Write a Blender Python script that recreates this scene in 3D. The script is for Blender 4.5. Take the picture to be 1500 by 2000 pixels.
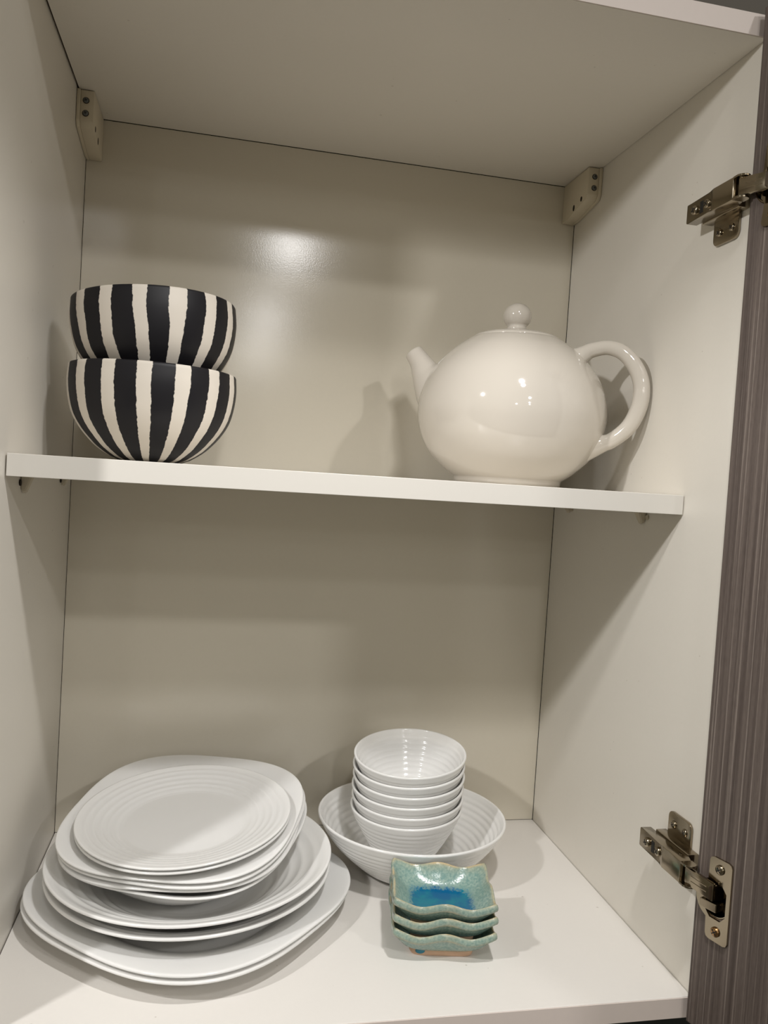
import bpy, bmesh, math, random
from mathutils import Matrix, Vector

for o in list(bpy.data.objects):
    bpy.data.objects.remove(o)
S = bpy.context.scene
COL = S.collection
PI = math.pi

# ---------------------------------------------------------------- dimensions (metres)
W, D, H, T = 0.5848, 0.3588, 0.8084, 0.018      # inner width, depth, height, board thickness
ZS, YS = 0.4298, 0.0691                          # shelf top and shelf front

# ---------------------------------------------------------------- camera
cam_data = bpy.data.cameras.new('camera')
cam = bpy.data.objects.new('camera', cam_data)
COL.objects.link(cam)
cam_data.sensor_fit = 'VERTICAL'
cam_data.sensor_height = 36.0
cam_data.sensor_width = 27.0
cam_data.lens = 1566.04 / 2000.0 * 36.0
cam_data.clip_start = 0.01
R = ((0.97729616, 0.20518472, -0.05283416),
     (-0.20259585, 0.97796102, 0.05046945),
     (0.06202531, -0.03861962, 0.99732712))
cam.matrix_world = Matrix(((R[0][0], R[0][2], -R[0][1], 0.16170673),
                           (R[1][0], R[1][2], -R[1][1], -0.59983689),
                           (R[2][0], R[2][2], -R[2][1], 0.42607066),
                           (0, 0, 0, 1)))
S.camera = cam

# ---------------------------------------------------------------- world, lamps, exposure
world = bpy.data.worlds.new('world')
S.world = world
world.use_nodes = True
bg = world.node_tree.nodes['Background']
bg.inputs['Color'].default_value = (1.0, 0.90, 0.62, 1)
bg.inputs['Strength'].default_value = 0.15


def lamp(loc, watts, radius=0.06, col=(1.0, 0.985, 0.975)):
    l = bpy.data.lights.new('ceiling_or_fill_lamp', 'POINT')
    l.energy = watts
    l.shadow_soft_size = radius
    l.color = col
    o = bpy.data.objects.new('ceiling_or_fill_lamp', l)
    o.location = loc
    COL.objects.link(o)


def spot(loc, aim, watts, half, radius):
    l = bpy.data.lights.new('cabinet_top_spotlight', 'SPOT')
    l.energy = watts
    l.spot_size = math.radians(2 * half)
    l.spot_blend = 1.0
    l.shadow_soft_size = radius
    l.color = (1.0, 0.985, 0.975)
    o = bpy.data.objects.new('cabinet_top_spotlight', l)
    o.location = loc
    o.rotation_euler = (Vector(aim) - Vector(loc)).to_track_quat('-Z', 'Y').to_euler()
    COL.objects.link(o)


# display spotlights on arms above the cabinet fronts, one to the left and one over this cabinet
spot((-0.46, -0.44, 0.914), (0.45, -0.05, -0.10), 25, 60, 0.026)
spot((0.38, -0.30, 0.926), (0.25, -0.05, 0.0), 18, 51, 0.024)
# ceiling lamps of the shop behind the photographer, plus one added fill lamp
lamp((0.25, -1.55, 1.80), 26, 0.08)
lamp((1.60, -2.40, 1.80), 58, 0.06)  # added fill lamp to brighten the left wall
lamp((0.52, -3.58, 1.80), 26, 0.09)
lamp((0.51, -5.90, 1.80), 24, 0.10)
lamp((0.52, -8.10, 1.80), 24, 0.10)
lamp((-1.60, -7.60, 1.80), 34, 0.10)

S.view_settings.view_transform = 'Standard'
S.view_settings.look = 'None'
S.view_settings.gamma = 1.0
S.view_settings.use_curve_mapping = False
S.view_settings.exposure = -0.05


# ---------------------------------------------------------------- materials
def srgb(r, g, b):
    f = lambda c: (c / 255 / 12.92) if c / 255 <= 0.04045 else ((c / 255 + 0.055) / 1.055) ** 2.4
    return (f(r), f(g), f(b), 1.0)


def mat(name, col, rough=0.5, metal=0.0, spec=0.5, noise=0.0, nscale=60.0, bump=0.0, bscale=300.0, coat=0.0, stretch=None, specks=0.0):
    m = bpy.data.materials.new(name)
    m.use_nodes = True
    nt = m.node_tree
    b = nt.nodes['Principled BSDF']
    b.inputs['Base Color'].default_value = col
    b.inputs['Roughness'].default_value = rough
    b.inputs['Metallic'].default_value = metal
    b.inputs['Specular IOR Level'].default_value = spec
    b.inputs['Coat Weight'].default_value = coat
    b.inputs['Coat Roughness'].default_value = 0.05
    tc = nt.nodes.new('ShaderNodeTexCoord')
    vec = tc.outputs['Object']
    if stretch:
        mp = nt.nodes.new('ShaderNodeMapping')
        mp.inputs['Scale'].default_value = stretch
        nt.links.new(vec, mp.inputs['Vector'])
        vec = mp.outputs['Vector']
    n = nt.nodes.new('ShaderNodeTexNoise')
    n.inputs['Scale'].default_value = nscale
    n.inputs['Detail'].default_value = 4
    nt.links.new(vec, n.inputs['Vector'])
    mx = nt.nodes.new('ShaderNodeMix')
    mx.data_type = 'RGBA'
    mx.inputs['A'].default_value = tuple(c * (1 - noise) for c in col[:3]) + (1,)
    mx.inputs['B'].default_value = tuple(min(1, c * (1 + noise)) for c in col[:3]) + (1,)
    nt.links.new(n.outputs['Fac'], mx.inputs['Factor'])
    nt.links.new(mx.outputs['Result'], b.inputs['Base Color'])
    if specks:          # a few small scuffs and crumbs
        vo = nt.nodes.new('ShaderNodeTexVoronoi')
        vo.inputs['Scale'].default_value = 42.0
        nt.links.new(vec, vo.inputs['Vector'])
        sc = nt.nodes.new('ShaderNodeSeparateColor')
        nt.links.new(vo.outputs['Color'], sc.inputs[0])
        size = nt.nodes.new('ShaderNodeMath')
        size.operation = 'MULTIPLY'
        nt.links.new(sc.outputs[0], size.inputs[0])
        size.inputs[1].default_value = 0.055
        lt = nt.nodes.new('ShaderNodeMath')
        lt.operation = 'LESS_THAN'
        nt.links.new(vo.outputs['Distance'], lt.inputs[0])
        nt.links.new(size.outputs[0], lt.inputs[1])
        amt = nt.nodes.new('ShaderNodeMath')
        amt.operation = 'MULTIPLY'
        nt.links.new(lt.outputs[0], amt.inputs[0])
        amt.inputs[1].default_value = specks
        sm = nt.nodes.new('ShaderNodeMix')
        sm.data_type = 'RGBA'
        nt.links.new(amt.outputs[0], sm.inputs['Factor'])
        nt.links.new(mx.outputs['Result'], sm.inputs['A'])
        sm.inputs['B'].default_value = srgb(150, 138, 122)
        nt.links.new(sm.outputs['Result'], b.inputs['Base Color'])
    if bump:
        n2 = nt.nodes.new('ShaderNodeTexNoise')
        n2.inputs['Scale'].default_value = bscale
        n2.inputs['Detail'].default_value = 3
        nt.links.new(vec, n2.inputs['Vector'])
        bp = nt.nodes.new('ShaderNodeBump')
        bp.inputs['Strength'].default_value = bump
        bp.inputs['Distance'].default_value = 0.001
        nt.links.new(n2.outputs['Fac'], bp.inputs['Height'])
        nt.links.new(bp.outputs['Normal'], b.inputs['Normal'])
    return m


M_PANEL = mat('white_melamine', srgb(228, 223, 213), 0.32, spec=0.35, noise=0.012, nscale=250, bump=0.04, bscale=900, specks=0.3)
M_FLOOR = mat('white_melamine_base', srgb(227, 223, 217), 0.34, spec=0.35, noise=0.012, nscale=250, bump=0.04, bscale=900, specks=0.35)
M_BACK = mat('back_board_melamine', srgb(218, 211, 195), 0.14, spec=0.5, noise=0.012, nscale=250, bump=0.03, bscale=700)
M_EDGE = mat('white_edge_band', srgb(209, 205, 197), 0.38, spec=0.4, noise=0.01, nscale=200)
M_EDGE2 = mat('pinkish_edge_band', srgb(218, 206, 198), 0.42, spec=0.4, noise=0.02, nscale=160)
M_DARK = mat('dark_joint_and_hole_shade', srgb(44, 35, 26), 0.9)  # also paints the shade in the hanger holes
M_WALL = mat('grey_wall_paint', srgb(104, 99, 92), 0.8, noise=0.02)
M_SPLASH = mat('dark_backsplash', srgb(22, 28, 26), 0.5, noise=0.1)
M_OPAL = mat('white_opal_glass', srgb(237, 236, 233), 0.12, spec=0.5, noise=0.004)
_ob = M_OPAL.node_tree.nodes['Principled BSDF']          # opal glass lets a little light through
_ob.inputs['Subsurface Weight'].default_value = 0.45
_ob.inputs['Subsurface Radius'].default_value = (1.0, 1.0, 1.0)
_ob.inputs['Subsurface Scale'].default_value = 0.012
M_POT = mat('cream_white_glaze', srgb(204, 197, 186), 0.06, spec=0.55, noise=0.01, nscale=25, coat=0.3)
M_NICKEL = mat('nickel_plated_steel', srgb(158, 147, 128), 0.17, metal=1.0, noise=0.04, nscale=90)
M_BRASS = mat('brassy_screw', srgb(168, 132, 92), 0.25, metal=1.0, noise=0.05)
M_STEEL = mat('grey_screw_steel', srgb(120, 124, 126), 0.3, metal=1.0, noise=0.05)
M_BLACKM = mat('black_recess_shade', srgb(18, 16, 14), 0.6)  # black standing in for shade in slots and screw crosses
M_PLASTIC = mat('ivory_plastic', srgb(218, 208, 186), 0.42, spec=0.4, noise=0.02)
M_CLEAR = mat('beige_plastic_pin', srgb(196, 186, 166), 0.35, noise=0.02)
M_CHIP = mat('raw_chipboard', srgb(150, 116, 80), 0.9, noise=0.35, nscale=900)
M_TERRA = mat('bare_terracotta', srgb(205, 170, 142), 0.8, noise=0.08, nscale=220, bump=0.15, bscale=700)


def wood_material():
    m = bpy.data.materials.new('dark_taupe_woodgrain')
    m.use_nodes = True
    nt = m.node_tree
    L = nt.links.new
    b = nt.nodes['Principled BSDF']
    b.inputs['Roughness'].default_value = 0.55
    b.inputs['Specular IOR Level'].default_value = 0.35
    tc = nt.nodes.new('ShaderNodeTexCoord')

    def noise(scale, detail, dist=0.0):
        mp = nt.nodes.new('ShaderNodeMapping')
        mp.inputs['Scale'].default_value = scale
        L(tc.outputs['Object'], mp.inputs['Vector'])
        n = nt.nodes.new('ShaderNodeTexNoise')
        n.inputs['Scale'].default_value = 1.0
        n.inputs['Detail'].default_value = detail
        n.inputs['Distortion'].default_value = dist
        L(mp.outputs['Vector'], n.inputs['Vector'])
        return n
    n1 = noise((260, 260, 3.0), 5, 0.2)       # broad bands along the grain
    r1 = nt.nodes.new('ShaderNodeValToRGB')
    r1.color_ramp.elements[0].position = 0.30
    r1.color_ramp.elements[0].color = srgb(78, 68, 63)
    r1.color_ramp.elements[1].position = 0.72
    r1.color_ramp.elements[1].color = srgb(112, 101, 94)
    L(n1.outputs['Fac'], r1.inputs['Fac'])
    n2 = noise((520, 520, 2.4), 2)            # thin pale pores
    r2 = nt.nodes.new('ShaderNodeValToRGB')
    r2.color_ramp.elements[0].position = 0.56
    r2.color_ramp.elements[0].color = (0, 0, 0, 1)
    r2.color_ramp.elements[1].position = 0.70
    r2.color_ramp.elements[1].color = (1, 1, 1, 1)
    L(n2.outputs['Fac'], r2.inputs['Fac'])
    mx = nt.nodes.new('ShaderNodeMix')
    mx.data_type = 'RGBA'
    mx.inputs['B'].default_value = srgb(148, 137, 128)
    mu = nt.nodes.new('ShaderNodeMath')
    mu.operation = 'MULTIPLY'
    mu.inputs[1].default_value = 0.75
    L(r2.outputs['Color'], mu.inputs[0])
    L(mu.outputs[0], mx.inputs['Factor'])
    L(r1.outputs['Color'], mx.inputs['A'])
    n3 = noise((900, 900, 120), 3)            # short fibres
    mx2 = nt.nodes.new('ShaderNodeMix')
    mx2.data_type = 'RGBA'
    mx2.blend_type = 'MULTIPLY'
    r3 = nt.nodes.new('ShaderNodeValToRGB')
    r3.color_ramp.elements[0].position = 0.25
    r3.color_ramp.elements[0].color = (0.72, 0.70, 0.70, 1)
    r3.color_ramp.elements[1].position = 0.7
    r3.color_ramp.elements[1].color = (1, 1, 1, 1)
    L(n3.outputs['Fac'], r3.inputs['Fac'])
    mx2.inputs['Factor'].default_value = 0.8
    L(mx.outputs['Result'], mx2.inputs['A'])
    L(r3.outputs['Color'], mx2.inputs['B'])
    L(mx2.outputs['Result'], b.inputs['Base Color'])
    bp = nt.nodes.new('ShaderNodeBump')
    bp.inputs['Strength'].default_value = 0.25
    bp.inputs['Distance'].default_value = 0.0006
    L(n2.outputs['Fac'], bp.inputs['Height'])
    L(bp.outputs['Normal'], b.inputs['Normal'])
    return m


M_WOOD = wood_material()


def stripe_material(name, phase, wobble):
    """hand painted black stripes running from rim to foot on a chalk white bowl"""
    m = bpy.data.materials.new(name)
    m.use_nodes = True
    nt = m.node_tree
    L = nt.links.new
    b = nt.nodes['Principled BSDF']
    b.inputs['Roughness'].default_value = 0.48
    b.inputs['Specular IOR Level'].default_value = 0.3
    tc = nt.nodes.new('ShaderNodeTexCoord')
    sp = nt.nodes.new('ShaderNodeSeparateXYZ')
    L(tc.outputs['Object'], sp.inputs[0])

    def math_(op, a, bb=None):
        n = nt.nodes.new('ShaderNodeMath')
        n.operation = op
        for i, v in enumerate((a, bb)):
            if v is None:
                continue
            if isinstance(v, (int, float)):
                n.inputs[i].default_value = v
            else:
                L(v, n.inputs[i])
        return n.outputs[0]
    # angle seen from the front of the cupboard (-Y)
    ang = math_('ARCTAN2', sp.outputs['X'], math_('MULTIPLY', sp.outputs['Y'], -1.0))
    ns = nt.nodes.new('ShaderNodeTexNoise')
    ns.inputs['Scale'].default_value = 22.0
    ns.inputs['Detail'].default_value = 1.0
    L(tc.outputs['Object'], ns.inputs['Vector'])
    ns2 = nt.nodes.new('ShaderNodeTexNoise')
    ns2.inputs['Scale'].default_value = 300.0
    ns2.inputs['Detail'].default_value = 1.0
    L(tc.outputs['Object'], ns2.inputs['Vector'])
    wob = math_('ADD', math_('MULTIPLY', math_('SUBTRACT', ns.outputs['Fac'], 0.5), wobble),
                math_('MULTIPLY', math_('SUBTRACT', ns2.outputs['Fac'], 0.5), 0.025))
    a = math_('ADD', math_('ADD', ang, wob), phase)
    per = 2 * PI / 15
    fr = math_('FRACT', math_('ADD', math_('DIVIDE', a, per), 40.0))
    tri = math_('ABSOLUTE', math_('SUBTRACT', fr, 0.5))         # 0 at stripe centre
    rp = nt.nodes.new('ShaderNodeValToRGB')
    rp.color_ramp.elements[0].position = 0.295
    rp.color_ramp.elements[0].color = srgb(26, 25, 29)
    rp.color_ramp.elements[1].position = 0.307
    rp.color_ramp.elements[1].color = srgb(226, 218, 206)
    L(tri, rp.inputs['Fac'])
    L(rp.outputs['Color'], b.inputs['Base Color'])
    return m


def dish_material():
    """sage green glaze, deep blue pooled in the middle, tan where it breaks over the edge"""
    m = bpy.data.materials.new('sage_and_blue_glaze')
    m.use_nodes = True
    nt = m.node_tree
    L = nt.links.new
    b = nt.nodes['Principled BSDF']
    b.inputs['Roughness'].default_value = 0.17
    b.inputs['Specular IOR Level'].default_value = 0.4
    tc = nt.nodes.new('ShaderNodeTexCoord')
    at = nt.nodes.new('ShaderNodeAttribute')
    at.attribute_name = 'glaze'          # R: pooled blue, G: tan edge
    sp = nt.nodes.new('ShaderNodeSeparateColor')
    L(at.outputs['Color'], sp.inputs[0])
    n1 = nt.nodes.new('ShaderNodeTexNoise')
    n1.inputs['Scale'].default_value = 420.0
    n1.inputs['Detail'].default_value = 3.0
    L(tc.outputs['Object'], n1.inputs['Vector'])
    n2 = nt.nodes.new('ShaderNodeTexNoise')
    n2.inputs['Scale'].default_value = 60.0
    n2.inputs['Detail'].default_value = 4.0
    L(tc.outputs['Object'], n2.inputs['Vector'])
    r0 = nt.nodes.new('ShaderNodeValToRGB')
    r0.color_ramp.elements[0].position = 0.35
    r0.color_ramp.elements[0].color = srgb(112, 144, 138)
    r0.color_ramp.elements[1].position = 0.68
    r0.color_ramp.elements[1].color = srgb(150, 170, 158)
    L(n1.outputs['Fac'], r0.inputs['Fac'])
    gb = nt.nodes.new('ShaderNodeBump')
    gb.inputs['Strength'].default_value = 0.25
    gb.inputs['Distance'].default_value = 0.0006
    L(n1.outputs['Fac'], gb.inputs['Height'])
    L(gb.outputs['Normal'], b.inputs['Normal'])
    # blue mask with a ragged edge
    ad = nt.nodes.new('ShaderNodeMath')
    ad.operation = 'MULTIPLY_ADD'
    L(n1.outputs['Fac'], ad.inputs[0])
    ad.inputs[1].default_value = 0.9
    L(sp.outputs[0], ad.inputs[2])
    r1 = nt.nodes.new('ShaderNodeValToRGB')
    r1.color_ramp.elements[0].position = 0.68
    r1.color_ramp.elements[0].color = (0, 0, 0, 1)
    r1.color_ramp.elements[1].position = 1.0
    r1.color_ramp.elements[1].color = (1, 1, 1, 1)
    L(ad.outputs[0], r1.inputs['Fac'])
    bl = nt.nodes.new('ShaderNodeValToRGB')
    bl.color_ramp.elements[0].position = 0.40
    bl.color_ramp.elements[0].color = srgb(12, 112, 132)
    bl.color_ramp.elements[1].position = 0.62
    bl.color_ramp.elements[1].color = srgb(4, 88, 132)
    L(n2.outputs['Fac'], bl.inputs['Fac'])
    mx = nt.nodes.new('ShaderNodeMix')
    mx.data_type = 'RGBA'
    L(r1.outputs['Color'], mx.inputs['Factor'])
    L(r0.outputs['Color'], mx.inputs['A'])
    L(bl.outputs['Color'], mx.inputs['B'])
    mx2 = nt.nodes.new('ShaderNodeMix')
    mx2.data_type = 'RGBA'
    gm = nt.nodes.new('ShaderNodeMath')
    gm.operation = 'MULTIPLY'
    L(sp.outputs[1], gm.inputs[0])
    r4 = nt.nodes.new('ShaderNodeValToRGB')
    r4.color_ramp.elements[0].position = 0.32
    r4.color_ramp.elements[0].color = (0.15, 0.15, 0.15, 1)
    r4.color_ramp.elements[1].position = 0.6
    r4.color_ramp.elements[1].color = (1, 1, 1, 1)
    L(n2.outputs['Fac'], r4.inputs['Fac'])
    L(r4.outputs['Color'], gm.inputs[1])
    L(gm.outputs[0], mx2.inputs['Factor'])
    L(mx.outputs['Result'], mx2.inputs['A'])
    mx2.inputs['B'].default_value = srgb(196, 174, 134)
    L(mx2.outputs['Result'], b.inputs['Base Color'])
    return m


M_DISH = dish_material()


# ---------------------------------------------------------------- helpers
def link(name, me, m, parent=None):
    o = bpy.data.objects.new(name, me)
    for k in (m if isinstance(m, (list, tuple)) else [m]):
        me.materials.append(k)
    COL.objects.link(o)
    if parent:
        o.parent = parent
    return o


def finish(bm, name, m, parent=None, smooth=False, recalc=True):
    if recalc:
        bmesh.ops.recalc_face_normals(bm, faces=bm.faces)
    me = bpy.data.meshes.new(name)
    bm.to_mesh(me)
    bm.free()
    if smooth:
        for p in me.polygons:
            p.use_smooth = True
    return link(name, me, m, parent)


def soften(o, deg=35):
    """smooth shading with creases kept sharp"""
    bm = bmesh.new()
    bm.from_mesh(o.data)
    for e in bm.edges:
        if len(e.link_faces) == 2 and e.calc_face_angle(0) > math.radians(deg):
            e.smooth = False
    for f in bm.faces:
        f.smooth = True
    bm.to_mesh(o.data)
    bm.free()


def thing(name, label, cat, loc=(0, 0, 0), rotz=0.0, group=None):
    o = bpy.data.objects.new(name, None)
    o.empty_display_size = 0.02
    COL.objects.link(o)
    o.location = loc
    o.rotation_euler = (0, 0, rotz)
    tag(o, label, cat, group)
    return o


def tag(o, label, cat, group=None):
    o['label'] = label
    o['category'] = cat
    if group:
        o['group'] = group


def add_box(bm, lo, hi, bevel=0.0, seg=2, mi=0):
    x0, y0, z0 = lo
    x1, y1, z1 = hi
    r = bmesh.ops.create_cube(bm, size=1.0, matrix=Matrix.Translation(((x0 + x1) / 2, (y0 + y1) / 2, (z0 + z1) / 2)) @ Matrix.Diagonal((x1 - x0, y1 - y0, z1 - z0, 1)))
    vs = r['verts']
    fs = set(f for v in vs for f in v.link_faces)
    for f in fs:
        f.material_index = mi
    if bevel:
        es = list(set(e for v in vs for e in v.link_edges))
        bmesh.ops.bevel(bm, geom=es, offset=bevel, segments=seg, profile=0.5, affect='EDGES', material=-1)


def box(name, lo, hi, m, parent=None, bevel=0.0004, seg=2):
    bm = bmesh.new()
    add_box(bm, lo, hi, bevel, seg)
    return finish(bm, name, m, parent)


def prism(bm, pts, vec, mi=0, bevel=0.0):
    """extrude the planar polygon pts (3-D points) by vec"""
    v = Vector(vec)
    a = [bm.verts.new(p) for p in pts]
    b = [bm.verts.new(Vector(p) + v) for p in pts]
    n = len(pts)
    fs = [bm.faces.new(a), bm.faces.new(b[::-1])]
    for i in range(n):
        fs.append(bm.faces.new((a[i], a[(i + 1) % n], b[(i + 1) % n], b[i])))
    for f in fs:
        f.material_index = mi
    if bevel:
        es = list(set(e for f in fs for e in f.edges))
        bmesh.ops.bevel(bm, geom=es, offset=bevel, segments=2, profile=0.5, affect='EDGES')


def lathe(bm, prof, seg=96, shape=None, mi=0):
    """revolve (r, z) pairs; shape(phi, r) may scale the radius; closes on the axis where r == 0"""
    rings = []
    for r, z in prof:
        if r <= 1e-7:
            rings.append([bm.verts.new((0, 0, z))])
        else:
            ring = []
            for i in range(seg):
                p = 2 * PI * i / seg
                k = shape(p, r) if shape else 1.0
                ring.append(bm.verts.new((r * k * math.cos(p), r * k * math.sin(p), z)))
            rings.append(ring)
    for a, b in zip(rings, rings[1:]):
        if len(a) == 1 and len(b) == 1:
            continue
        for i in range(seg):
            j = (i + 1) % seg
            if len(a) == 1:
                f = bm.faces.new((a[0], b[i], b[j]))
            elif len(b) == 1:
                f = bm.faces.new((a[i], a[j], b[0]))
            else:
                f = bm.faces.new((a[i], a[j], b[j], b[i]))
            f.material_index = mi


def catmull(pts, n=8):
    out = []
    P = [pts[0]] + list(pts) + [pts[-1]]
    for i in range(1, len(P) - 2):
        for k in range(n):
            t = k / n
            q = []
            for a, b, c, d in zip(P[i - 1], P[i], P[i + 1], P[i + 2]):
                q.append(0.5 * (2 * b + (c - a) * t + (2 * a - 5 * b + 4 * c - d) * t * t + (3 * b - a - 3 * c + d) * t ** 3))
            out.append(tuple(q))
    out.append(tuple(pts[-1]))
    return out


def tube(bm, pts, seg=24, flat=1.0, cap=True):
    """sweep a circle along planar pts (r, z, radius) lying in the local XZ plane"""
    rings = []
    n = len(pts)
    for i, (x, z, rad) in enumerate(pts):
        a = pts[max(0, i - 1)]
        b = pts[min(n - 1, i + 1)]
        t = Vector((b[0] - a[0], 0, b[1] - a[1])).normalized()
        nrm = Vector((-t.z, 0, t.x))
        ring = []
        for k in range(seg):
            p = 2 * PI * k / seg
            ring.append(bm.verts.new(Vector((x, 0, z)) + nrm * rad * math.cos(p) + Vector((0, 1, 0)) * rad * flat * math.sin(p)))
        rings.append(ring)
    for a, b in zip(rings, rings[1:]):
        for i in range(seg):
            j = (i + 1) % seg
            bm.faces.new((a[i], a[j], b[j], b[i]))
    if cap:
        bm.faces.new(rings[0][::-1])
        bm.faces.new(rings[-1])
    return rings


def shell(outer, t, rim=3):
    """closed (r, z) profile of a thin vessel: outer wall from the axis up, round lip, inner wall back to the axis"""
    n = len(outer)
    inner = []
    for i in range(n):
        a = outer[max(0, i - 1)]
        b = outer[min(n - 1, i + 1)]
        dx, dz = b[0] - a[0], b[1] - a[1]
        l = math.hypot(dx, dz) or 1
        inner.append((max(0.0, outer[i][0] - dz / l * t), outer[i][1] + dx / l * t))
    o, q = outer[-1], inner[-1]
    cx, cz = (o[0] + q[0]) / 2, (o[1] + q[1]) / 2
    a0 = math.atan2(o[1] - cz, o[0] - cx)
    lip = []
    for k in range(1, rim + 1):
        a = a0 + PI * k / (rim + 1)
        lip.append((cx + t / 2 * math.cos(a), cz + t / 2 * math.sin(a)))
    inner[0] = (0.0, inner[0][1])
    return outer + lip + inner[::-1]


def ripple(prof, lo, hi, count, amp):
    """add concentric ribs to the wall between profile lengths lo..hi (fractions)"""
    L = [0.0]
    for a, b in zip(prof, prof[1:]):
        L.append(L[-1] + math.hypot(b[0] - a[0], b[1] - a[1]))
    tot = L[-1]
    n = 150
    out = []
    for k in range(n + 1):
        s = k / n
        d = s * tot
        i = min(len(L) - 2, max(j for j in range(len(L)) if L[j] <= d + 1e-12))
        u = (d - L[i]) / (L[i + 1] - L[i])
        p = [prof[i][c] + (prof[i + 1][c] - prof[i][c]) * u for c in (0, 1)]
        dx, dz = prof[i + 1][0] - prof[i][0], prof[i + 1][1] - prof[i][1]
        l = math.hypot(dx, dz)
        if lo < s < hi:
            w = (s - lo) / (hi - lo)
            h = amp * (abs(math.sin(PI * count * w)) - 0.5) * min(1.0, 8 * w, 8 * (1 - w))
            p[0] += dz / l * h
            p[1] -= dx / l * h
        out.append(tuple(p))
    return out


def superellipse(n_rim, r_in, r_out):
    def f(phi, r):
        w = min(1.0, max(0.0, (r - r_in) / (r_out - r_in)))
        w = w * w * (3 - 2 * w)
        n = 2 + (n_rim - 2) * w
        return (abs(math.cos(phi)) ** n + abs(math.sin(phi)) ** n) ** (-1.0 / n)
    return f


def frame_from_normal(c, n, spin=0.0):
    n = Vector(n).normalized()
    u = Vector((0, 1, 0)).cross(n).normalized()
    v = n.cross(u)
    M = Matrix(((u.x, v.x, n.x, c[0]), (u.y, v.y, n.y, c[1]), (u.z, v.z, n.z, c[2]), (0, 0, 0, 1)))
    return M @ Matrix.Rotation(spin, 4, 'Z')


def copy_thing(o):
    c = o.copy()
    COL.objects.link(c)
    for ch in o.children:
        d = ch.copy()
        COL.objects.link(d)
        d.parent = c
        for g in ch.children:
            e = g.copy()
            COL.objects.link(e)
            e.parent = d
    return c


# ---------------------------------------------------------------- setting
def structure(name, lo, hi, m):
    o = box(name, lo, hi, m, None, 0)
    o['kind'] = 'structure'
    return o


structure('wall_back', (-1.2, D + 0.0085, -0.05), (2.2, D + 0.06, 1.9), M_WALL)
structure('wall_lower', (-1.2, D + 0.0085, -1.45), (2.2, D + 0.06, -0.0505), M_SPLASH)
structure('floor', (-4.0, -9.0, -1.5), (4.0, D + 0.0085, -1.45), mat('grey_shop_floor', srgb(150, 145, 138), 0.5, noise=0.05, nscale=4))

# ---------------------------------------------------------------- cabinet
cab = thing('wall_cabinet', 'white melamine wall cabinet standing open around the shelf and crockery', 'cabinet')
box('side_panel', (-T, 0.0, -T), (0.0, D, H + T), M_PANEL, cab)
box('side_panel', (W, 0.0, -T), (W + T, D, H + T), M_PANEL, cab)
box('top_panel', (0.0019, 0.0008, H), (W - 0.0003, D, H + T), M_PANEL, cab)
box('bottom_panel', (0.0009, 0.0008, -T), (W - 0.0007, D, 0.0), M_FLOOR, cab)
box('back_panel', (0.0004, D + 0.0002, 0.0002), (W - 0.0005, D + 0.0042, H - 0.0006), M_BACK, cab, 0.0002)
o = box('joint_backing', (-T, D + 0.0045, -T), (W + T, D + 0.0075, H + T), M_DARK, cab, 0)
o['label'] = 'dark line in the joints round the back board'
for lo, hi in (((0.00005, 0.001, H + 0.003), (0.0018, D, H + T - 0.001)), ((0.00005, 0.001, -T + 0.001), (0.0008, D, -0.0015))):
    box('joint_backing', lo, hi, M_DARK, cab, 0)
box('edge_band', (0.0020, -0.0002, H + 0.0001), (W - 0.0002, 0.00075, H + T - 0.0001), M_EDGE2, cab, 0.0002)
o = box('edge_band', (0.0010, -0.0002, -T + 0.0001), (W - 0.0006, 0.00072, -0.0004), M_EDGE2, cab, 0.0002)
o['label'] = 'pale pinkish front edge strip'
for x0, x1 in ((-T + 0.0001, -0.0001), (W + 0.0001, W + T - 0.0001)):
    box('edge_band', (x0, -0.0007, -T), (x1, -0.00005, H + T), M_EDGE2, cab, 0.0002)

shelf = thing('cabinet_shelf', 'white shelf board carrying the striped bowls and the teapot', 'shelf', (W / 2, YS, ZS - T))
box('board', (-W / 2 + 0.0012, 0.0008, 0.0), (W / 2 - 0.0012, D - YS - 0.003, T), M_PANEL, shelf, 0.0003)
box('edge_band', (-W / 2 + 0.0012, 0.0, 0.0001), (W / 2 - 0.0012, 0.00075, T - 0.0001), M_EDGE, shelf, 0.0003)


# shelf pins ---------------------------------------------------------------
def shelf_pin(y, side, label, size=1.0):
    x = 0.0 if side < 0 else W
    s = -side
    bm = bmesh.new()
    w = 0.0065 * size
    pts = [(0.0002 * s, -w, -0.0002), (0.0002 * s, w, -0.0002), (0.0002 * s, w, -0.009 * size), (0.0002 * s, 0.35 * w, -0.0135 * size), (0.0002 * s, -0.6 * w, -0.011 * size)]
    a = [bm.verts.new(p) for p in pts]
    q = [bm.verts.new((0.009 * s * (1.0 if i < 2 else 0.45), p[1] * 0.85, p[2])) for i, p in enumerate(pts)]
    bm.faces.new(a)
    bm.faces.new(q[::-1])
    for i in range(5):
        bm.faces.new((a[i], a[(i + 1) % 5], q[(i + 1) % 5], q[i]))
    bmesh.ops.recalc_face_normals(bm, faces=bm.faces)
    bmesh.ops.bevel(bm, geom=bm.edges[:], offset=0.0009, segments=2, affect='EDGES')
    t = finish(bm, 'shelf_pin', M_CLEAR, cab)
    t.location = (x, y, ZS - T)
    t['label'] = label
    soften(t)
    bm = bmesh.new()
    bmesh.ops.create_cone(bm, cap_ends=True, segments=16, radius1=0.0026, radius2=0.0026, depth=0.0012,
                          matrix=Matrix.Translation((0.0007 * s, -w - 0.0012, -0.006)) @ Matrix.Rotation(PI / 2, 4, 'Y'))
    finish(bm, 'peg', M_DARK if side < 0 else M_CLEAR, t)
    return t


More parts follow.
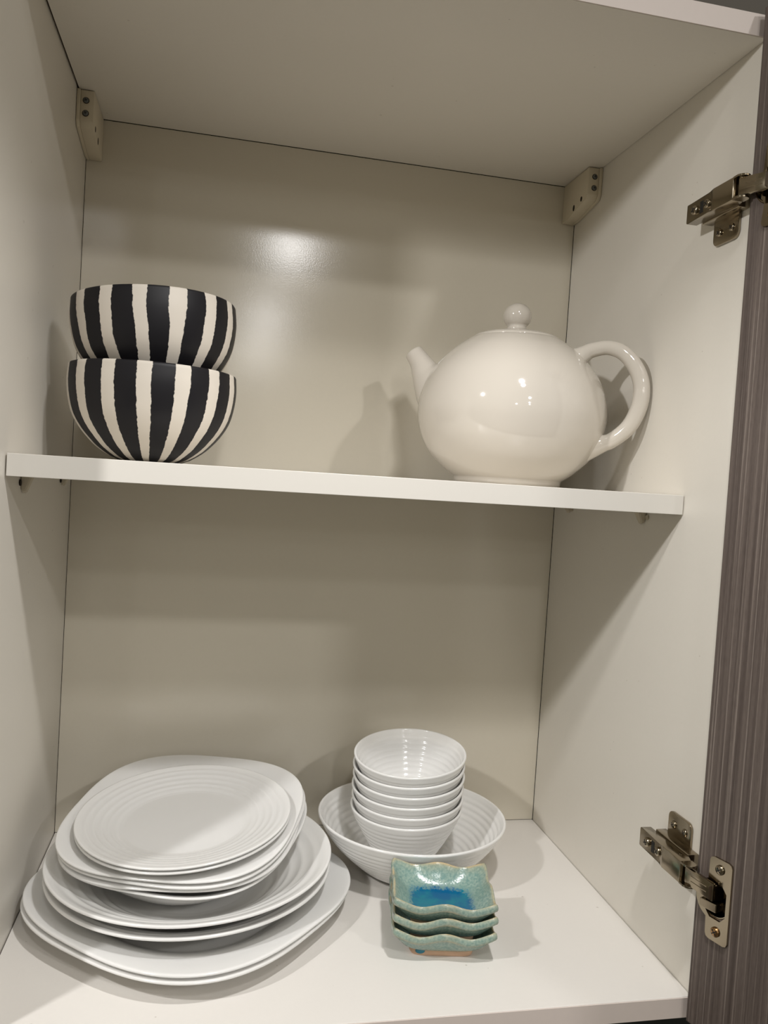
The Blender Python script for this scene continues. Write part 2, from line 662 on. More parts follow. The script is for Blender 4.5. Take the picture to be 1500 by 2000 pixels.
shelf_pin(0.128, -1, 'plastic shelf pin under the shelf end on the left wall, nearer the front', 1.15)
shelf_pin(0.303, -1, 'plastic shelf pin under the shelf on the left wall, back by the corner', 0.9)
shelf_pin(0.139, 1, 'plastic shelf pin under the shelf end on the right wall, nearer the front', 1.0)
shelf_pin(0.312, 1, 'plastic shelf pin under the shelf on the right wall, back by the corner', 0.8)


# screws -------------------------------------------------------------------
def screw(parent, M, r, m, name='screw'):
    """pan head with a black cross for the recess shade, axis = local +Z of M"""
    bm = bmesh.new()
    prof = [(0, -0.0002), (r, -0.0002), (r, 0.25 * r), (0.86 * r, 0.42 * r), (0.5 * r, 0.52 * r), (0, 0.55 * r)]
    lathe(bm, prof, 20)
    for a in (0, 1):
        w, l = 0.11 * r, 0.62 * r
        lo = (-l, -w, 0.40 * r) if a == 0 else (-w, -l, 0.40 * r)
        hi = (l, w, 0.565 * r) if a == 0 else (w, l, 0.566 * r)
        add_box(bm, lo, hi, 0, 1, 1)  # raised black bars paint the shade of the cross recess
    o = finish(bm, name, [m, M_BLACKM], parent)
    soften(o, 40)
    o.matrix_local = M
    return o


def axis_frame(p, n, spin=0.0):
    n = Vector(n).normalized()
    return Matrix.Translation(p) @ n.to_track_quat('Z', 'Y').to_matrix().to_4x4() @ Matrix.Rotation(spin, 4, 'Z')


# hanging brackets -----------------------------------------------------------
def hanging_bracket(side, label):
    """side -1: on the left wall, +1: on the right; built with x running away from its wall"""
    s = 1 if side < 0 else -1
    x0 = 0.0004 if side < 0 else W - 0.0004
    X = lambda v: v * s
    d = D - 0.2895 - 0.0006
    bm = bmesh.new()
    # moulded block: side outline in y-z, chamfered nose and sloping underside
    pts = [(X(0.0035), 0.0, 0.0), (X(0.0035), d, 0.0), (X(0.0035), d, -0.046), (X(0.0035), 0.052, -0.045), (X(0.0035), 0.004, -0.0365), (X(0.0035), 0.0, -0.031)]
    prism(bm, pts, (X(0.0132), 0, 0), 0, 0.0007)
    t = finish(bm, 'hanging_bracket', M_PLASTIC, cab)
    t.location = (x0, 0.2895, H - 0.0008)
    t['label'] = label
    soften(t)
    bm = bmesh.new()
    pts = [(0, -0.0022, 0.0), (0, d, 0.0), (0, d, -0.046), (0, 0.054, -0.0455), (0, 0.001, -0.037), (0, -0.0022, -0.031)]
    prism(bm, pts, (X(0.0034), 0, 0), 0, 0.0005)
    o = finish(bm, 'wall_flange', M_PLASTIC, t)
    soften(o)
    cx = X(0.0088)
    for z, m in ((-0.0105, M_BLACKM), (-0.0235, M_STEEL)):
        bm = bmesh.new()
        bmesh.ops.create_cone(bm, cap_ends=True, segments=24, radius1=0.0033, radius2=0.0033, depth=0.0004,
                              matrix=Matrix.Translation((cx, -0.0001, z)) @ Matrix.Rotation(PI / 2, 4, 'X'))
        finish(bm, 'screw_recess_shade', M_DARK, t)  # dark disc painted as shade round the sunk screw
        screw(t, axis_frame((cx, -0.0003, z), (0, -1, 0), 0.5), 0.0027, M_STEEL)
    for y, z, h in ((0.016, -0.036, 0.0030), (0.036, -0.0405, 0.0038)):
        bm = bmesh.new()
        bmesh.ops.create_cone(bm, cap_ends=True, segments=20, radius1=1.0, radius2=1.0, depth=0.0004,
                              matrix=Matrix.Translation((X(0.0167), y, z + 0.004)) @ Matrix.Diagonal((1, 0.0024, h, 1)) @ Matrix.Rotation(PI / 2, 4, 'Y'))
        finish(bm, 'side_hole_shade', M_DARK, t)  # flat dark disc painted as the shade inside a hole
    return t


hanging_bracket(-1, 'ivory plastic cabinet hanger with two screws in the top left corner')
hanging_bracket(1, 'ivory plastic cabinet hanger with two screws in the top right corner')

# ---------------------------------------------------------------- door (opened past square, hinged at the right)
DA = math.radians(107)
DO = Vector((0.5738, -0.0085, 0.0))
ds = Vector((-math.cos(DA), -math.sin(DA), 0))          # across the door, away from the hinges
dn = Vector((ds.y, -ds.x, 0))                           # out of the inner face, towards the cupboard
CUPS = (0.1000, 0.6800)
CUP_S = 0.0195
CUP_R = 0.0150
# local frame of the door: x = across, y = away from the inner face when positive, z = up
Z0, Z1, DW, DT = -0.0145, H + T + 0.0005, 0.56, 0.0185
sgn = -1.0 if (Matrix.Rotation(math.atan2(ds.y, ds.x), 3, 'Z') @ Vector((0, 1, 0))).dot(dn) > 0 else 1.0
bm = bmesh.new()


def loop(bm, pts):
    vs = [bm.verts.new(p) for p in pts]
    return vs, [bm.edges.new((vs[i], vs[(i + 1) % len(vs)])) for i in range(len(vs))]


b_ = 0.0016
outer = []
for cx_, cz_, a0 in ((b_, Z0 + b_, 180), (DW - b_, Z0 + b_, 270), (DW - b_, Z1 - b_, 0), (b_, Z1 - b_, 90)):
    for k in range(4):
        a = math.radians(a0 + 30 * k)
        outer.append((cx_ + b_ * 0.1 * math.cos(a), 0.0, cz_ + b_ * 0.1 * math.sin(a)))
ov, oe = loop(bm, outer)
edges = list(oe)
holes = []
for zc in CUPS:
    pts = [(CUP_S + CUP_R * math.cos(2 * PI * k / 40), 0.0, zc + CUP_R * math.sin(2 * PI * k / 40)) for k in range(40)]
    hv, he = loop(bm, pts)
    holes.append(hv)
    edges += he
bmesh.ops.triangle_fill(bm, edges=edges, use_beauty=True)
# rounded front edge, then sides and outer face
prev = ov
for off, dep in ((0.6, 0.12), (0.85, 0.4), (0.9, 1.0)):
    nv = []
    for (x, y, z) in outer:
        dx = -1 if x < DW / 2 else 1
        dz = -1 if z < 0.4 else 1
        nv.append(bm.verts.new((x + dx * b_ * off, sgn * b_ * dep, z + dz * b_ * off)))
    for i in range(len(nv)):
        j = (i + 1) % len(nv)
        bm.faces.new((prev[i], prev[j], nv[j], nv[i]))
    prev = nv
nv = [bm.verts.new((v.co.x, sgn * DT, v.co.z)) for v in prev]
for i in range(len(nv)):
    j = (i + 1) % len(nv)
    bm.faces.new((prev[i], prev[j], nv[j], nv[i]))
bm.faces.new(nv)
for hv in holes:
    dv = [bm.verts.new((v.co.x, sgn * 0.0135, v.co.z)) for v in hv]
    for i in range(len(hv)):
        j = (i + 1) % len(hv)
        f = bm.faces.new((hv[i], hv[j], dv[j], dv[i]))
        f.material_index = 1
    f = bm.faces.new(dv)
    f.material_index = 1
door = finish(bm, 'door', [M_WOOD, M_CHIP], cab)
door.location = DO
door.rotation_euler = (0, 0, math.atan2(ds.y, ds.x))
door['label'] = 'dark taupe woodgrain door standing open'


# ---------------------------------------------------------------- hinges
def dpt(s, n, z):
    return DO + ds * s + dn * n + Vector((0, 0, z))


def obox(bm, a, b, side, half_w, thick_dir, thick, bevel=0.0006):
    """bar from a to b: half_w along 'side', 'thick' along thick_dir"""
    a, b, side, td = Vector(a), Vector(b), Vector(side).normalized(), Vector(thick_dir).normalized()
    pts = [a - side * half_w, b - side * half_w, b + side * half_w, a + side * half_w]
    prism(bm, pts, td * thick, 0, bevel)


def hinge(zc, wing, cup_z, link_z, rc, label):
    """zc: arm centre height; wing +1: the visible plate wing points up, -1: down"""
    loc = Vector((W - 0.0003, 0.0, zc))
    inv = Matrix.Translation(loc).inverted()
    xf = -0.0217          # face of the arm, measured from the wall
    # arm: folded channel, a little deeper and taller towards the door
    bm = bmesh.new()
    hz = 0.0084
    pts = [(-0.0107, 0.0660, -hz), (xf, 0.0660, -hz), (xf, 0.0310, -hz), (xf - 0.0022, 0.0240, -hz), (xf - 0.0022, -0.0035, -hz), (-0.0135, -0.0035, -hz), (-0.0107, 0.0040, -hz)]
    prism(bm, pts, (0, 0, 2 * hz), 0, 0.0009)
    for v in bm.verts:
        if v.co.y < 0.026:
            v.co.z *= 1.12
    arm = t = finish(bm, 'hinge', M_NICKEL, cab)
    t.location = loc
    t['label'] = label
    soften(t)
    # mounting plate with two wings screwed to the side panel
    bm = bmesh.new()
    for w in (1, -1):
        y0, y1, zz0, zz1 = 0.0165, 0.0515, 0.004, 0.0310 if w == wing else 0.0215
        pts = []
        for (cy, cz, a0) in ((y0, zz0, None), (y1, zz0, None), (y1 - 0.006, zz1 - 0.006, 0), (y0 + 0.006, zz1 - 0.006, 90)):
            if a0 is None:
                pts.append((0.0, cy, w * cz))
            else:
                for k in range(5):
                    a = math.radians(a0 + 22.5 * k)
                    pts.append((0.0, cy + 0.006 * math.cos(a), w * (cz + 0.006 * math.sin(a))))
        prism(bm, pts, (-0.0028, 0, 0), 0, 0.0006)
    add_box(bm, (-0.0105, 0.006, -0.0098), (0.0, 0.058, 0.0098), 0.0008)
    plate = finish(bm, 'mounting_plate', M_NICKEL, t)
    soften(plate)
    for w in (1, -1):
        for y in (0.0245, 0.0420):
            screw(t, axis_frame((-0.0028, y, w * (0.0205 if w == wing else 0.014)), (-1, 0, 0), 0.6), 0.0034, M_NICKEL)
    for w in (1, -1):          # fork ears round the link
        bm = bmesh.new()
        c = (xf + 0.0035, -0.0085)
        pts = [(xf - 0.0022, -0.0030, 0)] + [(c[0] + 0.0056 * math.cos(a), c[1] + 0.0056 * math.sin(a), 0) for a in [math.radians(180 + 20 * k) for k in range(10)]] + [(xf + 0.0090, -0.0030, 0)]
        pts = [(p[0], p[1], w * 0.0078 if w > 0 else w * 0.0095) for p in pts]
        prism(bm, pts, (0, 0, 0.0017), 0, 0.0003)
        finish(bm, 'fork_ear', M_NICKEL, arm)
    bm = bmesh.new()
    bmesh.ops.create_cone(bm, cap_ends=True, segments=20, radius1=0.0026, radius2=0.0026, depth=0.0184, matrix=Matrix.Translation((xf + 0.0030, -0.0085, 0)))
    o = finish(bm, 'pivot_pin', M_NICKEL, arm)
    soften(o)
    screw(arm, axis_frame((xf - 0.0001, 0.0525, 0.0), (-1, 0, 0), 0.4), 0.0042, M_NICKEL)
    screw(arm, axis_frame((xf - 0.0001, 0.0340, 0.0), (-1, 0, 0), 0.9), 0.0040, M_NICKEL)
    bm = bmesh.new()
    add_box(bm, (xf - 0.0002, 0.0405, -0.0052), (xf + 0.002, 0.0452, 0.0052), 0.0001, 1)
    finish(bm, 'adjusting_slot_shade', M_BLACKM, arm)  # black plate on the arm face, painted as the slot's shade
    # link into the cup on the door
    A = inv @ Vector((W - 0.0003 + xf - 0.0004, -0.0080, zc))
    B = inv @ dpt(CUP_S + 0.003, 0.0075, link_z)
    side = Vector((0, 0, 1))
    dirv = (B - A).normalized()
    td = side.cross(dirv).normalized()
    if td.x > 0:
        td = -td
    bm = bmesh.new()
    obox(bm, A, B, side, 0.0073, -td, 0.0042, 0.0011)
    lk = finish(bm, 'link', M_NICKEL, t)
    soften(lk)
    for w in (1, -1):
        bm = bmesh.new()
        a = A + dirv * 0.006 + side * w * 0.0021
        b = A + (B - A) * 0.78 + side * w * 0.0021
        obox(bm, a, b, side, 0.00035, td, 0.0004, 0.0001)
        finish(bm, 'link_rib', M_NICKEL, t)
    bm = bmesh.new()
    C_ = inv @ dpt(CUP_S + 0.005, -0.007, link_z)
    obox(bm, B - dirv * 0.002, C_, side, 0.0062, dn, 0.0035, 0.0008)
    finish(bm, 'link_foot', M_NICKEL, t)
    bm = bmesh.new()
    zl = cup_z - wing * 0.0055
    obox(bm, inv @ dpt(0.0085, 0.0052, zl), inv @ dpt(0.0235, 0.0035, zl), side, 0.0036, -dn, 0.0090, 0.0008)
    finish(bm, 'link_lug', M_NICKEL, t)
    # cup: flange with a window, cup sunk into the door
    bm = bmesh.new()
    sl, sr, zt, zb = 0.0135, 0.0345, 0.0355, -0.0330
    q = 0.0035
    pts = [(sr, zb + q), (sr, zt - q), (sr - 0.3 * q, zt - 0.3 * q), (sr - q, zt), (sl + q, zt), (sl + 0.3 * q, zt - 0.3 * q), (sl, zt - q)]
    for k in range(13):
        a = math.radians(112 + (248 - 112) * k / 12)
        pts.append((CUP_S + rc * math.cos(a), rc * math.sin(a)))
    pts += [(sl, zb + q), (sl + 0.3 * q, zb + 0.3 * q), (sl + q, zb), (sr - q, zb), (sr - 0.3 * q, zb + 0.3 * q)]
    win = [(0.0120, 0.010), (0.0165, 0.0150), (0.0265, 0.0150), (0.0310, 0.0095), (0.0310, -0.0095), (0.0265, -0.0150), (0.0165, -0.0150), (0.0120, -0.010)]
    lo_v, lo_e = loop(bm, [inv @ dpt(s, 0.0022, cup_z + z) for s, z in pts])
    wi_v, wi_e = loop(bm, [inv @ dpt(s, 0.0022, cup_z + z) for s, z in win])
    bmesh.ops.triangle_fill(bm, edges=lo_e + wi_e, use_beauty=True)
    for vs in (lo_v, wi_v):
        dv = [bm.verts.new(v.co - dn * 0.0021) for v in vs]
        for i in range(len(vs)):
            j = (i + 1) % len(vs)
            bm.faces.new((vs[i], vs[j], dv[j], dv[i]))
    cup = finish(bm, 'cup_flange', M_NICKEL, t)
    Mc = Matrix.Translation(inv @ dpt(CUP_S, 0.0, cup_z)) @ dn.to_track_quat('Z', 'Y').to_matrix().to_4x4()
    bm = bmesh.new()
    lathe(bm, [(0, -0.0125), (0.0135, -0.0125), (0.0144, -0.0115), (0.0144, 0.0), (0.0136, 0.0), (0.0136, -0.011), (0, -0.0118)], 40)
    o = finish(bm, 'cup', M_NICKEL, t)
    soften(o)
    o.matrix_local = Mc
    for z, m in ((0.0270, M_NICKEL), (-0.0245, M_BRASS)):
        screw(t, axis_frame(inv @ dpt(0.0235, 0.0022, cup_z + z), dn, 0.7), 0.0040, m)
    return t


hinge(0.6822, -1, CUPS[1], 0.6815, 0.0100, 'nickel hinge near the top of the right side wall')
hinge(0.1120, 1, CUPS[0], 0.1080, 0.0172, 'nickel hinge near the bottom right, its cup screwed to the door')

# ---------------------------------------------------------------- striped bowls
def striped_bowl(c, n, phase, wobble, label, mname, scale=1.0):
    t = thing('striped_bowl', label, 'bowl', (0, 0, 0), 0, 'black and white striped bowls on the shelf')
    out = [(0, 0.0025), (0.020, 0.0025), (0.023, 0.0), (0.028, 0.0), (0.037, 0.0035), (0.0455, 0.0088), (0.0535, 0.0152), (0.0640, 0.0270), (0.0718, 0.0400), (0.0758, 0.0535), (0.0778, 0.0700), (0.0770, 0.0852)]
    out = out[:5] + [p for p in catmull(out[4:], 5)][1:]
    bm = bmesh.new()
    lathe(bm, [(r * scale, z) for r, z in shell(out, 0.0035)], 128)
    o = finish(bm, 'bowl_body', stripe_material(mname, phase, wobble), t, smooth=True)
    t.matrix_world = frame_from_normal(c, n)
    return t


per = 2 * PI / 15
# view direction of the bowl from the camera: stripes are phased to what shows in front
va = math.atan2(0.0975 - 0.1617, 0.80)
striped_bowl((0.0975, 0.200, ZS + 0.0003), (0, 0, 1), per / 2 - (-va) - math.radians(6.2), 0.07, 'striped black and white bowl, lower of the two nested at the left', 'lower_bowl_stripes')
striped_bowl((0.0993, 0.2005, ZS + 0.0635), (-0.055, 0.045, 1), per / 2 - (-va) - math.radians(2.7), 0.15, 'striped black and white bowl, upper one nested in its twin', 'upper_bowl_stripes', 0.985)

# ---------------------------------------------------------------- teapot
pot = thing('teapot', 'glossy cream white round teapot on the right of the shelf', 'teapot', (0.466, 0.220, ZS + 0.0002), math.radians(-35))
body = [(0, 0.0022), (0.0515, 0.0022), (0.0530, 0.0), (0.0562, 0.0), (0.0568, 0.0035), (0.0572, 0.0062)]
curve = catmull([(0.0572, 0.0062), (0.0680, 0.0140), (0.0835, 0.0285), (0.0940, 0.0460), (0.0990, 0.0640), (0.1000, 0.0790), (0.0972, 0.0960), (0.0905, 0.1130), (0.0800, 0.1280), (0.0660, 0.1420), (0.0540, 0.1510), (0.0485, 0.1545)], 6)
prof = body + curve[1:] + [(0.0470, 0.1548), (0.0462, 0.1535), (0.0455, 0.1480), (0.0640, 0.1370), (0.0860, 0.1120), (0.0950, 0.0790), (0.0880, 0.0460), (0.0600, 0.0150), (0, 0.0100)]
bm = bmesh.new()
lathe(bm, prof, 128)
finish(bm, 'pot_body', M_POT, pot, smooth=True)
bm = bmesh.new()
lid = [(0, 0.1500), (0.0440, 0.1500), (0.0455, 0.1535), (0.0462, 0.1552)] + catmull([(0.0462, 0.1552), (0.0448, 0.1570), (0.0400, 0.1592), (0.0300, 0.1618), (0.0180, 0.1636), (0.0118, 0.1645)], 5)[1:] + [(0.0106, 0.1655), (0.0104, 0.1668), (0, 0.1668)]
lathe(bm, lid, 96)
lid_o = finish(bm, 'lid', M_POT, pot, smooth=True)
bm = bmesh.new()
kn = [(0, 0.1640), (0.0112, 0.1645), (0.0103, 0.1672), (0.0100, 0.1690)]
for k in range(15):
    a = math.radians(-50 + 140 * k / 14)
    kn.append((0.0150 * math.cos(a), 0.1800 + 0.0142 * math.sin(a)))
kn[-1] = (0, 0.1942)
lathe(bm, kn, 48)
finish(bm, 'knob', M_POT, lid_o, smooth=True)
bm = bmesh.new()
hp = [(0.0550, 0.1310, 0.0150), (0.0660, 0.1353, 0.0118), (0.0735, 0.1400, 0.0090), (0.0810, 0.1438, 0.0078), (0.0971, 0.1462, 0.0074), (0.1131, 0.1402, 0.0076), (0.1262, 0.1245, 0.0080), (0.1325, 0.1065, 0.0083), (0.1313, 0.0861, 0.0084),
      (0.1228, 0.0663, 0.0082), (0.1083, 0.0527, 0.0080), (0.0990, 0.0485, 0.0088), (0.0900, 0.0460, 0.0120), (0.0800, 0.0440, 0.0160)]
tube(bm, catmull(hp, 6), 28, 0.95)
finish(bm, 'handle', M_POT, pot, smooth=True)
bm = bmesh.new()
sp_ = [(-0.0550, 0.0700, 0.0360), (-0.0700, 0.0830, 0.0330), (-0.0835, 0.0970, 0.0270), (-0.0935, 0.1095, 0.0210), (-0.1015, 0.1215, 0.0158), (-0.1085, 0.1325, 0.0120), (-0.1160, 0.1420, 0.0104)]
path = catmull(sp_, 6)
rings = tube(bm, path, 32, 1.0, cap=False)
bm.faces.new(rings[0][::-1])
# hollow mouth: round lip, then a wall going back down inside
tx, tz, tr = path[-1]
d_ = Vector((path[-1][0] - path[-4][0], 0, path[-1][1] - path[-4][1])).normalized()
n_ = Vector((-d_.z, 0, d_.x))
prev = rings[-1]
for adv, rr in ((0.0010, tr * 0.96), (0.0014, tr * 0.85), (0.0008, tr * 0.76), (-0.012, tr * 0.72)):
    ring = [bm.verts.new(Vector((tx, 0, tz)) + d_ * adv + n_ * rr * math.cos(2 * PI * k / 32) + Vector((0, 1, 0)) * rr * math.sin(2 * PI * k / 32)) for k in range(32)]
    for i in range(32):
        j = (i + 1) % 32
        bm.faces.new((prev[i], prev[j], ring[j], ring[i]))
    prev = ring
bm.faces.new(prev)
finish(bm, 'spout', M_POT, pot, smooth=True)


# ---------------------------------------------------------------- white plates
def plate_mesh(name, prof, seg=144, shape=None):
    bm = bmesh.new()
    lathe(bm, prof, seg, shape)
    bmesh.ops.recalc_face_normals(bm, faces=bm.faces)
    me = bpy.data.meshes.new(name)
    bm.to_mesh(me)
    bm.free()
    for p in me.polygons:
        p.use_smooth = True
    me.materials.append(M_OPAL)
    return me


def place(name, me, M, label, cat, group):
    o = bpy.data.objects.new(name, me)
    COL.objects.link(o)
    o.matrix_world = M
    tag(o, label, cat, group)
    return o


# profiles have their rim at z = 0 so that a stack is built from the rims seen in the photo
big = catmull([(0, -0.0196), (0.060, -0.0196), (0.086, -0.0193), (0.094, -0.0170), (0.103, -0.0105), (0.112, -0.0060), (0.126, -0.0028), (0.1396, -0.0008)], 5)
me_big = plate_mesh('large_square_plate', shell(big, 0.0026), 160, superellipse(2.73, 0.08, 0.125))
for k, (z, a, lab) in enumerate(((0.0199, 49.5, 'large white rounded square plate, lowest, lying on the cabinet floor'), (0.0250, 47.5, 'large white rounded square plate, second from the cabinet floor'))):
    place('dinner_plate', me_big, frame_from_normal((0.1592 + 0.001 * k, 0.1850 + 0.001 * k, z), (0.002 * k, 0.002 * k, 1), math.radians(a)), lab, 'plate', 'stack of white plates at the left')

rib = [(0, -0.0345), (0.050, -0.0345), (0.060, -0.0340), (0.070, -0.0316), (0.085, -0.0255), (0.105, -0.0140), (0.122, -0.0058), (0.1342, -0.0010)]
rib = ripple(catmull(rib, 6), 0.52, 0.985, 5, 0.0009)
me_rib = plate_mesh('ribbed_soup_plate', shell(rib, 0.0028), 144)
for k, (c, lab) in enumerate((((0.1570, 0.1885, 0.0438), 'white round ribbed soup plate, lower one, directly on the large square plates'),
                              ((0.1572, 0.1865, 0.0555), 'white round ribbed soup plate, upper one, under the smaller square plates'))):
    place('soup_plate', me_rib, frame_from_normal(c, (-0.010 - 0.006 * k, -0.006, 1)), lab, 'plate', 'stack of white plates at the left')

deep = catmull([(0, -0.0430), (0.050, -0.0430), (0.060, -0.0425), (0.070, -0.0385), (0.082, -0.0270), (0.092, -0.0150), (0.101, -0.0060), (0.1096, -0.0010)], 5)
me_deep = plate_mesh('deep_square_plate', shell(deep, 0.0022), 144, superellipse(2.84, 0.065, 0.102))
flat_ = catmull([(0, -0.0145), (0.050, -0.0145), (0.064, -0.0140), (0.073, -0.0115), (0.086, -0.0060), (0.098, -0.0027), (0.1096, -0.0010)], 5)
me_flat = plate_mesh('square_dessert_plate', shell(flat_, 0.0021), 144, superellipse(2.84, 0.06, 0.102))
NQ = (-0.060, -0.133, 1)
nq = Vector(NQ).normalized()
CQ = Vector((0.1494, 0.1973, 0.0902))
for k, (off, a, dx, dy, lab) in enumerate(((0.0150, 66, 0.002, 0.0015, 'white rounded square deep plate, lowest of the four smaller squares'),
                                       (0.0098, 75, 0.001, 0.001, 'white rounded square plate, second from the bottom of the four smaller squares'),
                                       (0.0048, 69, 0.001, 0.0, 'white rounded square plate, third from the bottom of the four smaller squares'),
                                       (0.0, 72, 0, 0, 'white rounded square plate, topmost square, holding two small round plates'))):
    c = CQ - nq * off + Vector((dx, dy, 0))
    place('square_plate', me_deep if k == 0 else me_flat, frame_from_normal(c, NQ, math.radians(a)), lab, 'plate', 'stack of white plates at the left')

small = [(0, -0.0125), (0.050, -0.0125), (0.060, -0.0120), (0.065, -0.0106), (0.075, -0.0080), (0.087, -0.0044), (0.1002, -0.0010)]
small = ripple(catmull(small, 6), 0.63, 0.98, 5, 0.0005)
me_small = plate_mesh('small_ribbed_plate', shell(small, 0.0022), 144)
NS = Vector((-0.060, -0.074, 1)).normalized()
for k, lab in ((0, 'small white round ribbed plate, lower one, lying in the topmost square plate'), (1, 'small white round ribbed plate, topmost of the whole plate stack')):
    c = Vector((0.1487, 0.1822, 0.0922)) + NS * (0.0040 * k)
    place('dessert_plate', me_small, frame_from_normal(c, NS), lab, 'plate', 'stack of white plates at the left')

# ---------------------------------------------------------------- white bowls
bb = [(0, 0.0012), (0.036, 0.0012), (0.039, 0.0), (0.043, 0.0), (0.051, 0.0032), (0.067, 0.0157), (0.084, 0.0318), (0.096, 0.0474), (0.1034, 0.0600)]
bb = bb[:4] + ripple(catmull(bb[3:], 6), 0.08, 0.97, 11, 0.0008)[1:]
me_bb = plate_mesh('ribbed_serving_bowl', shell(bb, 0.0030), 144)
place('serving_bowl', me_bb, frame_from_normal((0.3915, 0.2457, 0.0004), (0, 0, 1)), 'large white ribbed serving bowl holding the stack of small bowls', 'bowl', None)
sb = [(0, -0.0635), (0.018, -0.0635), (0.020, -0.0645), (0.0235, -0.0645), (0.029, -0.0590), (0.0385, -0.0445), (0.0485, -0.0270), (0.0565, -0.0110), (0.0603, -0.0012)]
sb = [(r * 1.024, z * 1.02) for r, z in sb]
sb = sb[:4] + ripple(catmull(sb[3:], 6), 0.06, 0.97, 11, 0.0006)[1:]
me_sb = plate_mesh('ribbed_bowl', shell(sb, 0.0026), 128)
names = ['lowest, standing in the serving bowl', 'second from the bottom', 'third from the bottom', 'fourth from the bottom', 'fifth from the bottom, just under the top one', 'topmost and open to view']
for k in range(6):
    u = k / 5
    c = (0.3852 - 0.0006 * u + (0.0003 if k % 2 else -0.0003), 0.2465 - 0.0025 * u, 0.0722 + 0.0584 * u)
    n = (-0.030 - 0.030 * u, -0.050 - 0.052 * u, 1)
    place('ribbed_bowl', me_sb, frame_from_normal(c, n), 'small white ribbed bowl, %s of six nested' % names[k], 'bowl', 'nested small white bowls')


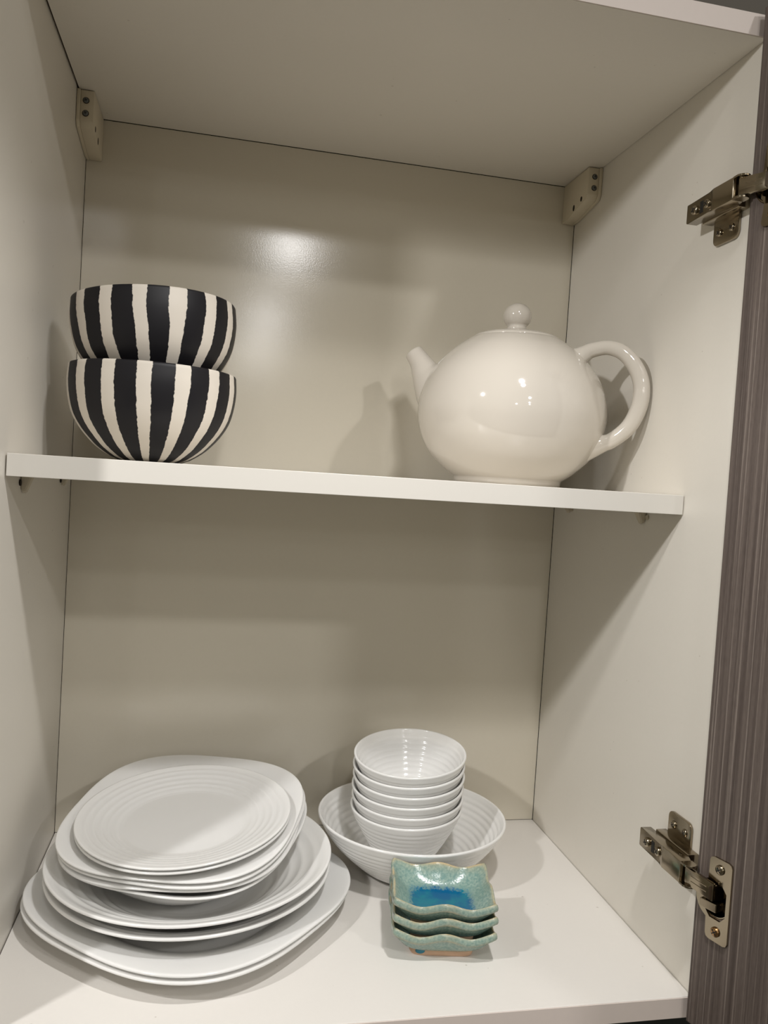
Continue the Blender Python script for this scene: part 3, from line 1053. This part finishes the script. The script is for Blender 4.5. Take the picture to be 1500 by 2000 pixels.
# ---------------------------------------------------------------- green glazed dishes
def dish(seed, c, yaw, tilt, label):
    """rectangular hand built dish with wavy rim and a bare clay foot"""
    rnd = random.Random(seed)
    t = thing('sauce_dish', label, 'dish', (0, 0, 0), 0, 'green glazed dishes at the front')
    N = 20

    def square_ring(hx, hy, corner, inset_wave=0.0, lift=0.0, z=0.0, wav=0.0):
        pts = []
        for sd in range(4):
            for k in range(N):
                u = -1 + 2 * k / N
                if sd == 0: x, y = u, -1
                elif sd == 1: x, y = 1, u
                elif sd == 2: x, y = -u, -1 * -1
                else: x, y = -1, -u
                # corners: 1 = pointed square, less = rounded
                q = (abs(x) ** corner + abs(y) ** corner) ** (1.0 / corner)
                x, y = x / q, y / q
                e = u
                ph = 0.25 * (sd % 2)
                w = math.cos(2 * PI * (e * 1.0) + ph)          # high at corners and mid-side, low between
                pts.append((hx * x * (1 + 0.0), hy * y, z + wav * w + lift * abs(e) ** 4, e))
        return pts
    HX, HY = 0.0470, 0.0402
    A = 0.0021
    rings = []
    #      hx fraction, corner exponent, z, wave, lift, blue, tan
    spec = [(0.30, 4, 0.0085, 0, 0, 1.0, 0), (0.46, 4, 0.0090, 0, 0, 0.95, 0), (0.58, 4, 0.0102, 0, 0, 0.5, 0), (0.70, 6, 0.0140, 0.1, 0.1, 0.12, 0), (0.84, 10, 0.0205, 0.5, 0.5, 0, 0),
            (0.925, 16, 0.0255, 0.9, 0.9, 0, 0.25), (0.950, 20, 0.0272, 1, 1, 0, 0.9), (0.966, 22, 0.0276, 1, 1, 0, 1.0), (0.985, 24, 0.0270, 1, 1, 0, 0.45), (1.0, 24, 0.0250, 1, 1, 0, 0.12), (1.0, 24, 0.0228, 1, 1, 0, 0.2),
            (0.985, 22, 0.0210, 1, 1, 0, 0.55), (0.955, 18, 0.0200, 0.95, 0.9, 0, 0.1), (0.88, 12, 0.0160, 0.6, 0.5, 0, 0), (0.78, 8, 0.0105, 0.2, 0.1, 0, 0), (0.68, 6, 0.0068, 0, 0, 0, 0.2), (0.62, 6, 0.0052, 0, 0, 0, 0.5)]
    bm = bmesh.new()
    col = bm.loops.layers.float_color.new('glaze')
    cols = {}
    jit = [rnd.uniform(-1, 1) for _ in range(8)]
    for fr, cn, z, wv, lf, bl, tn in spec:
        ring = []
        for (x, y, zz, e) in square_ring(HX * fr, HY * fr, cn, z=z, wav=A * wv, lift=0.0020 * lf):
            ang = math.atan2(y, x)
            dz = wv * 0.0005 * (jit[0] * math.cos(ang) + jit[1] * math.sin(ang) + jit[2] * math.cos(2 * ang + jit[3]))
            dr = 1 + wv * 0.012 * (jit[4] * math.cos(3 * ang + jit[5]) + 0.5 * jit[6] * math.sin(5 * ang))
            v = bm.verts.new((x * dr, y * dr, zz + dz))
            cols[v] = (bl, tn, 0, 1)
            ring.append(v)
        rings.append(ring)
    cv = bm.verts.new((0, 0, 0.0083))
    cols[cv] = (1, 0, 0, 1)
    n = len(rings[0])
    for i in range(n):
        bm.faces.new((cv, rings[0][i], rings[0][(i + 1) % n]))
    for a, b in zip(rings, rings[1:]):
        for i in range(n):
            j = (i + 1) % n
            bm.faces.new((a[i], a[j], b[j], b[i]))
    bm.faces.new(rings[-1])
    for f in bm.faces:
        for l in f.loops:
            l[col] = cols[l.vert]
    bmesh.ops.recalc_face_normals(bm, faces=bm.faces)
    o = finish(bm, 'dish_body', M_DISH, t, smooth=True)
    bm = bmesh.new()
    prev = None
    for fr, z in ((0.615, 0.0062), (0.625, 0.0050), (0.622, 0.0012), (0.605, 0.0), (0.52, 0.0), (0.50, 0.003)):
        ring = [bm.verts.new((x, y, zz)) for x, y, zz, e in square_ring(HX * fr, HY * fr * 0.97, 7, z=z)]
        if prev:
            for i in range(n):
                j = (i + 1) % n
                bm.faces.new((prev[i], prev[j], ring[j], ring[i]))
        else:
            bm.faces.new(ring)
        prev = ring
    bm.faces.new(prev)
    foot = finish(bm, 'foot', M_TERRA, t)
    soften(foot, 50)
    foot['label'] = 'bare tan clay foot'
    # run of glaze on the foot
    if seed == 1:
        bm = bmesh.new()
        bmesh.ops.create_uvsphere(bm, u_segments=16, v_segments=8, radius=1.0, matrix=Matrix.Translation((-0.020, -0.0243, 0.0047)) @ Matrix.Diagonal((0.0045, 0.0012, 0.0028, 1)))
        g = finish(bm, 'glaze_drip', mat('blue_glaze_drip', srgb(40, 118, 140), 0.15, noise=0.1), foot, smooth=True)
    t.matrix_world = frame_from_normal(c, tilt) @ Matrix.Rotation(yaw, 4, 'Z')
    return t


dish(1, (0.3868, 0.1030, 0.0002), math.radians(-9), (0.0, 0.0, 1), 'green glazed square dish with wavy rim, lowest of three, on the cabinet floor')
dish(2, (0.3868, 0.1030, 0.0136), math.radians(-9), (0.004, 0.004, 1), 'green glazed square dish with wavy rim, middle of the three stacked')
dish(3, (0.3866, 0.1028, 0.0270), math.radians(-10.5), (0.006, -0.006, 1), 'green glazed square dish, topmost of three, showing its deep blue centre')
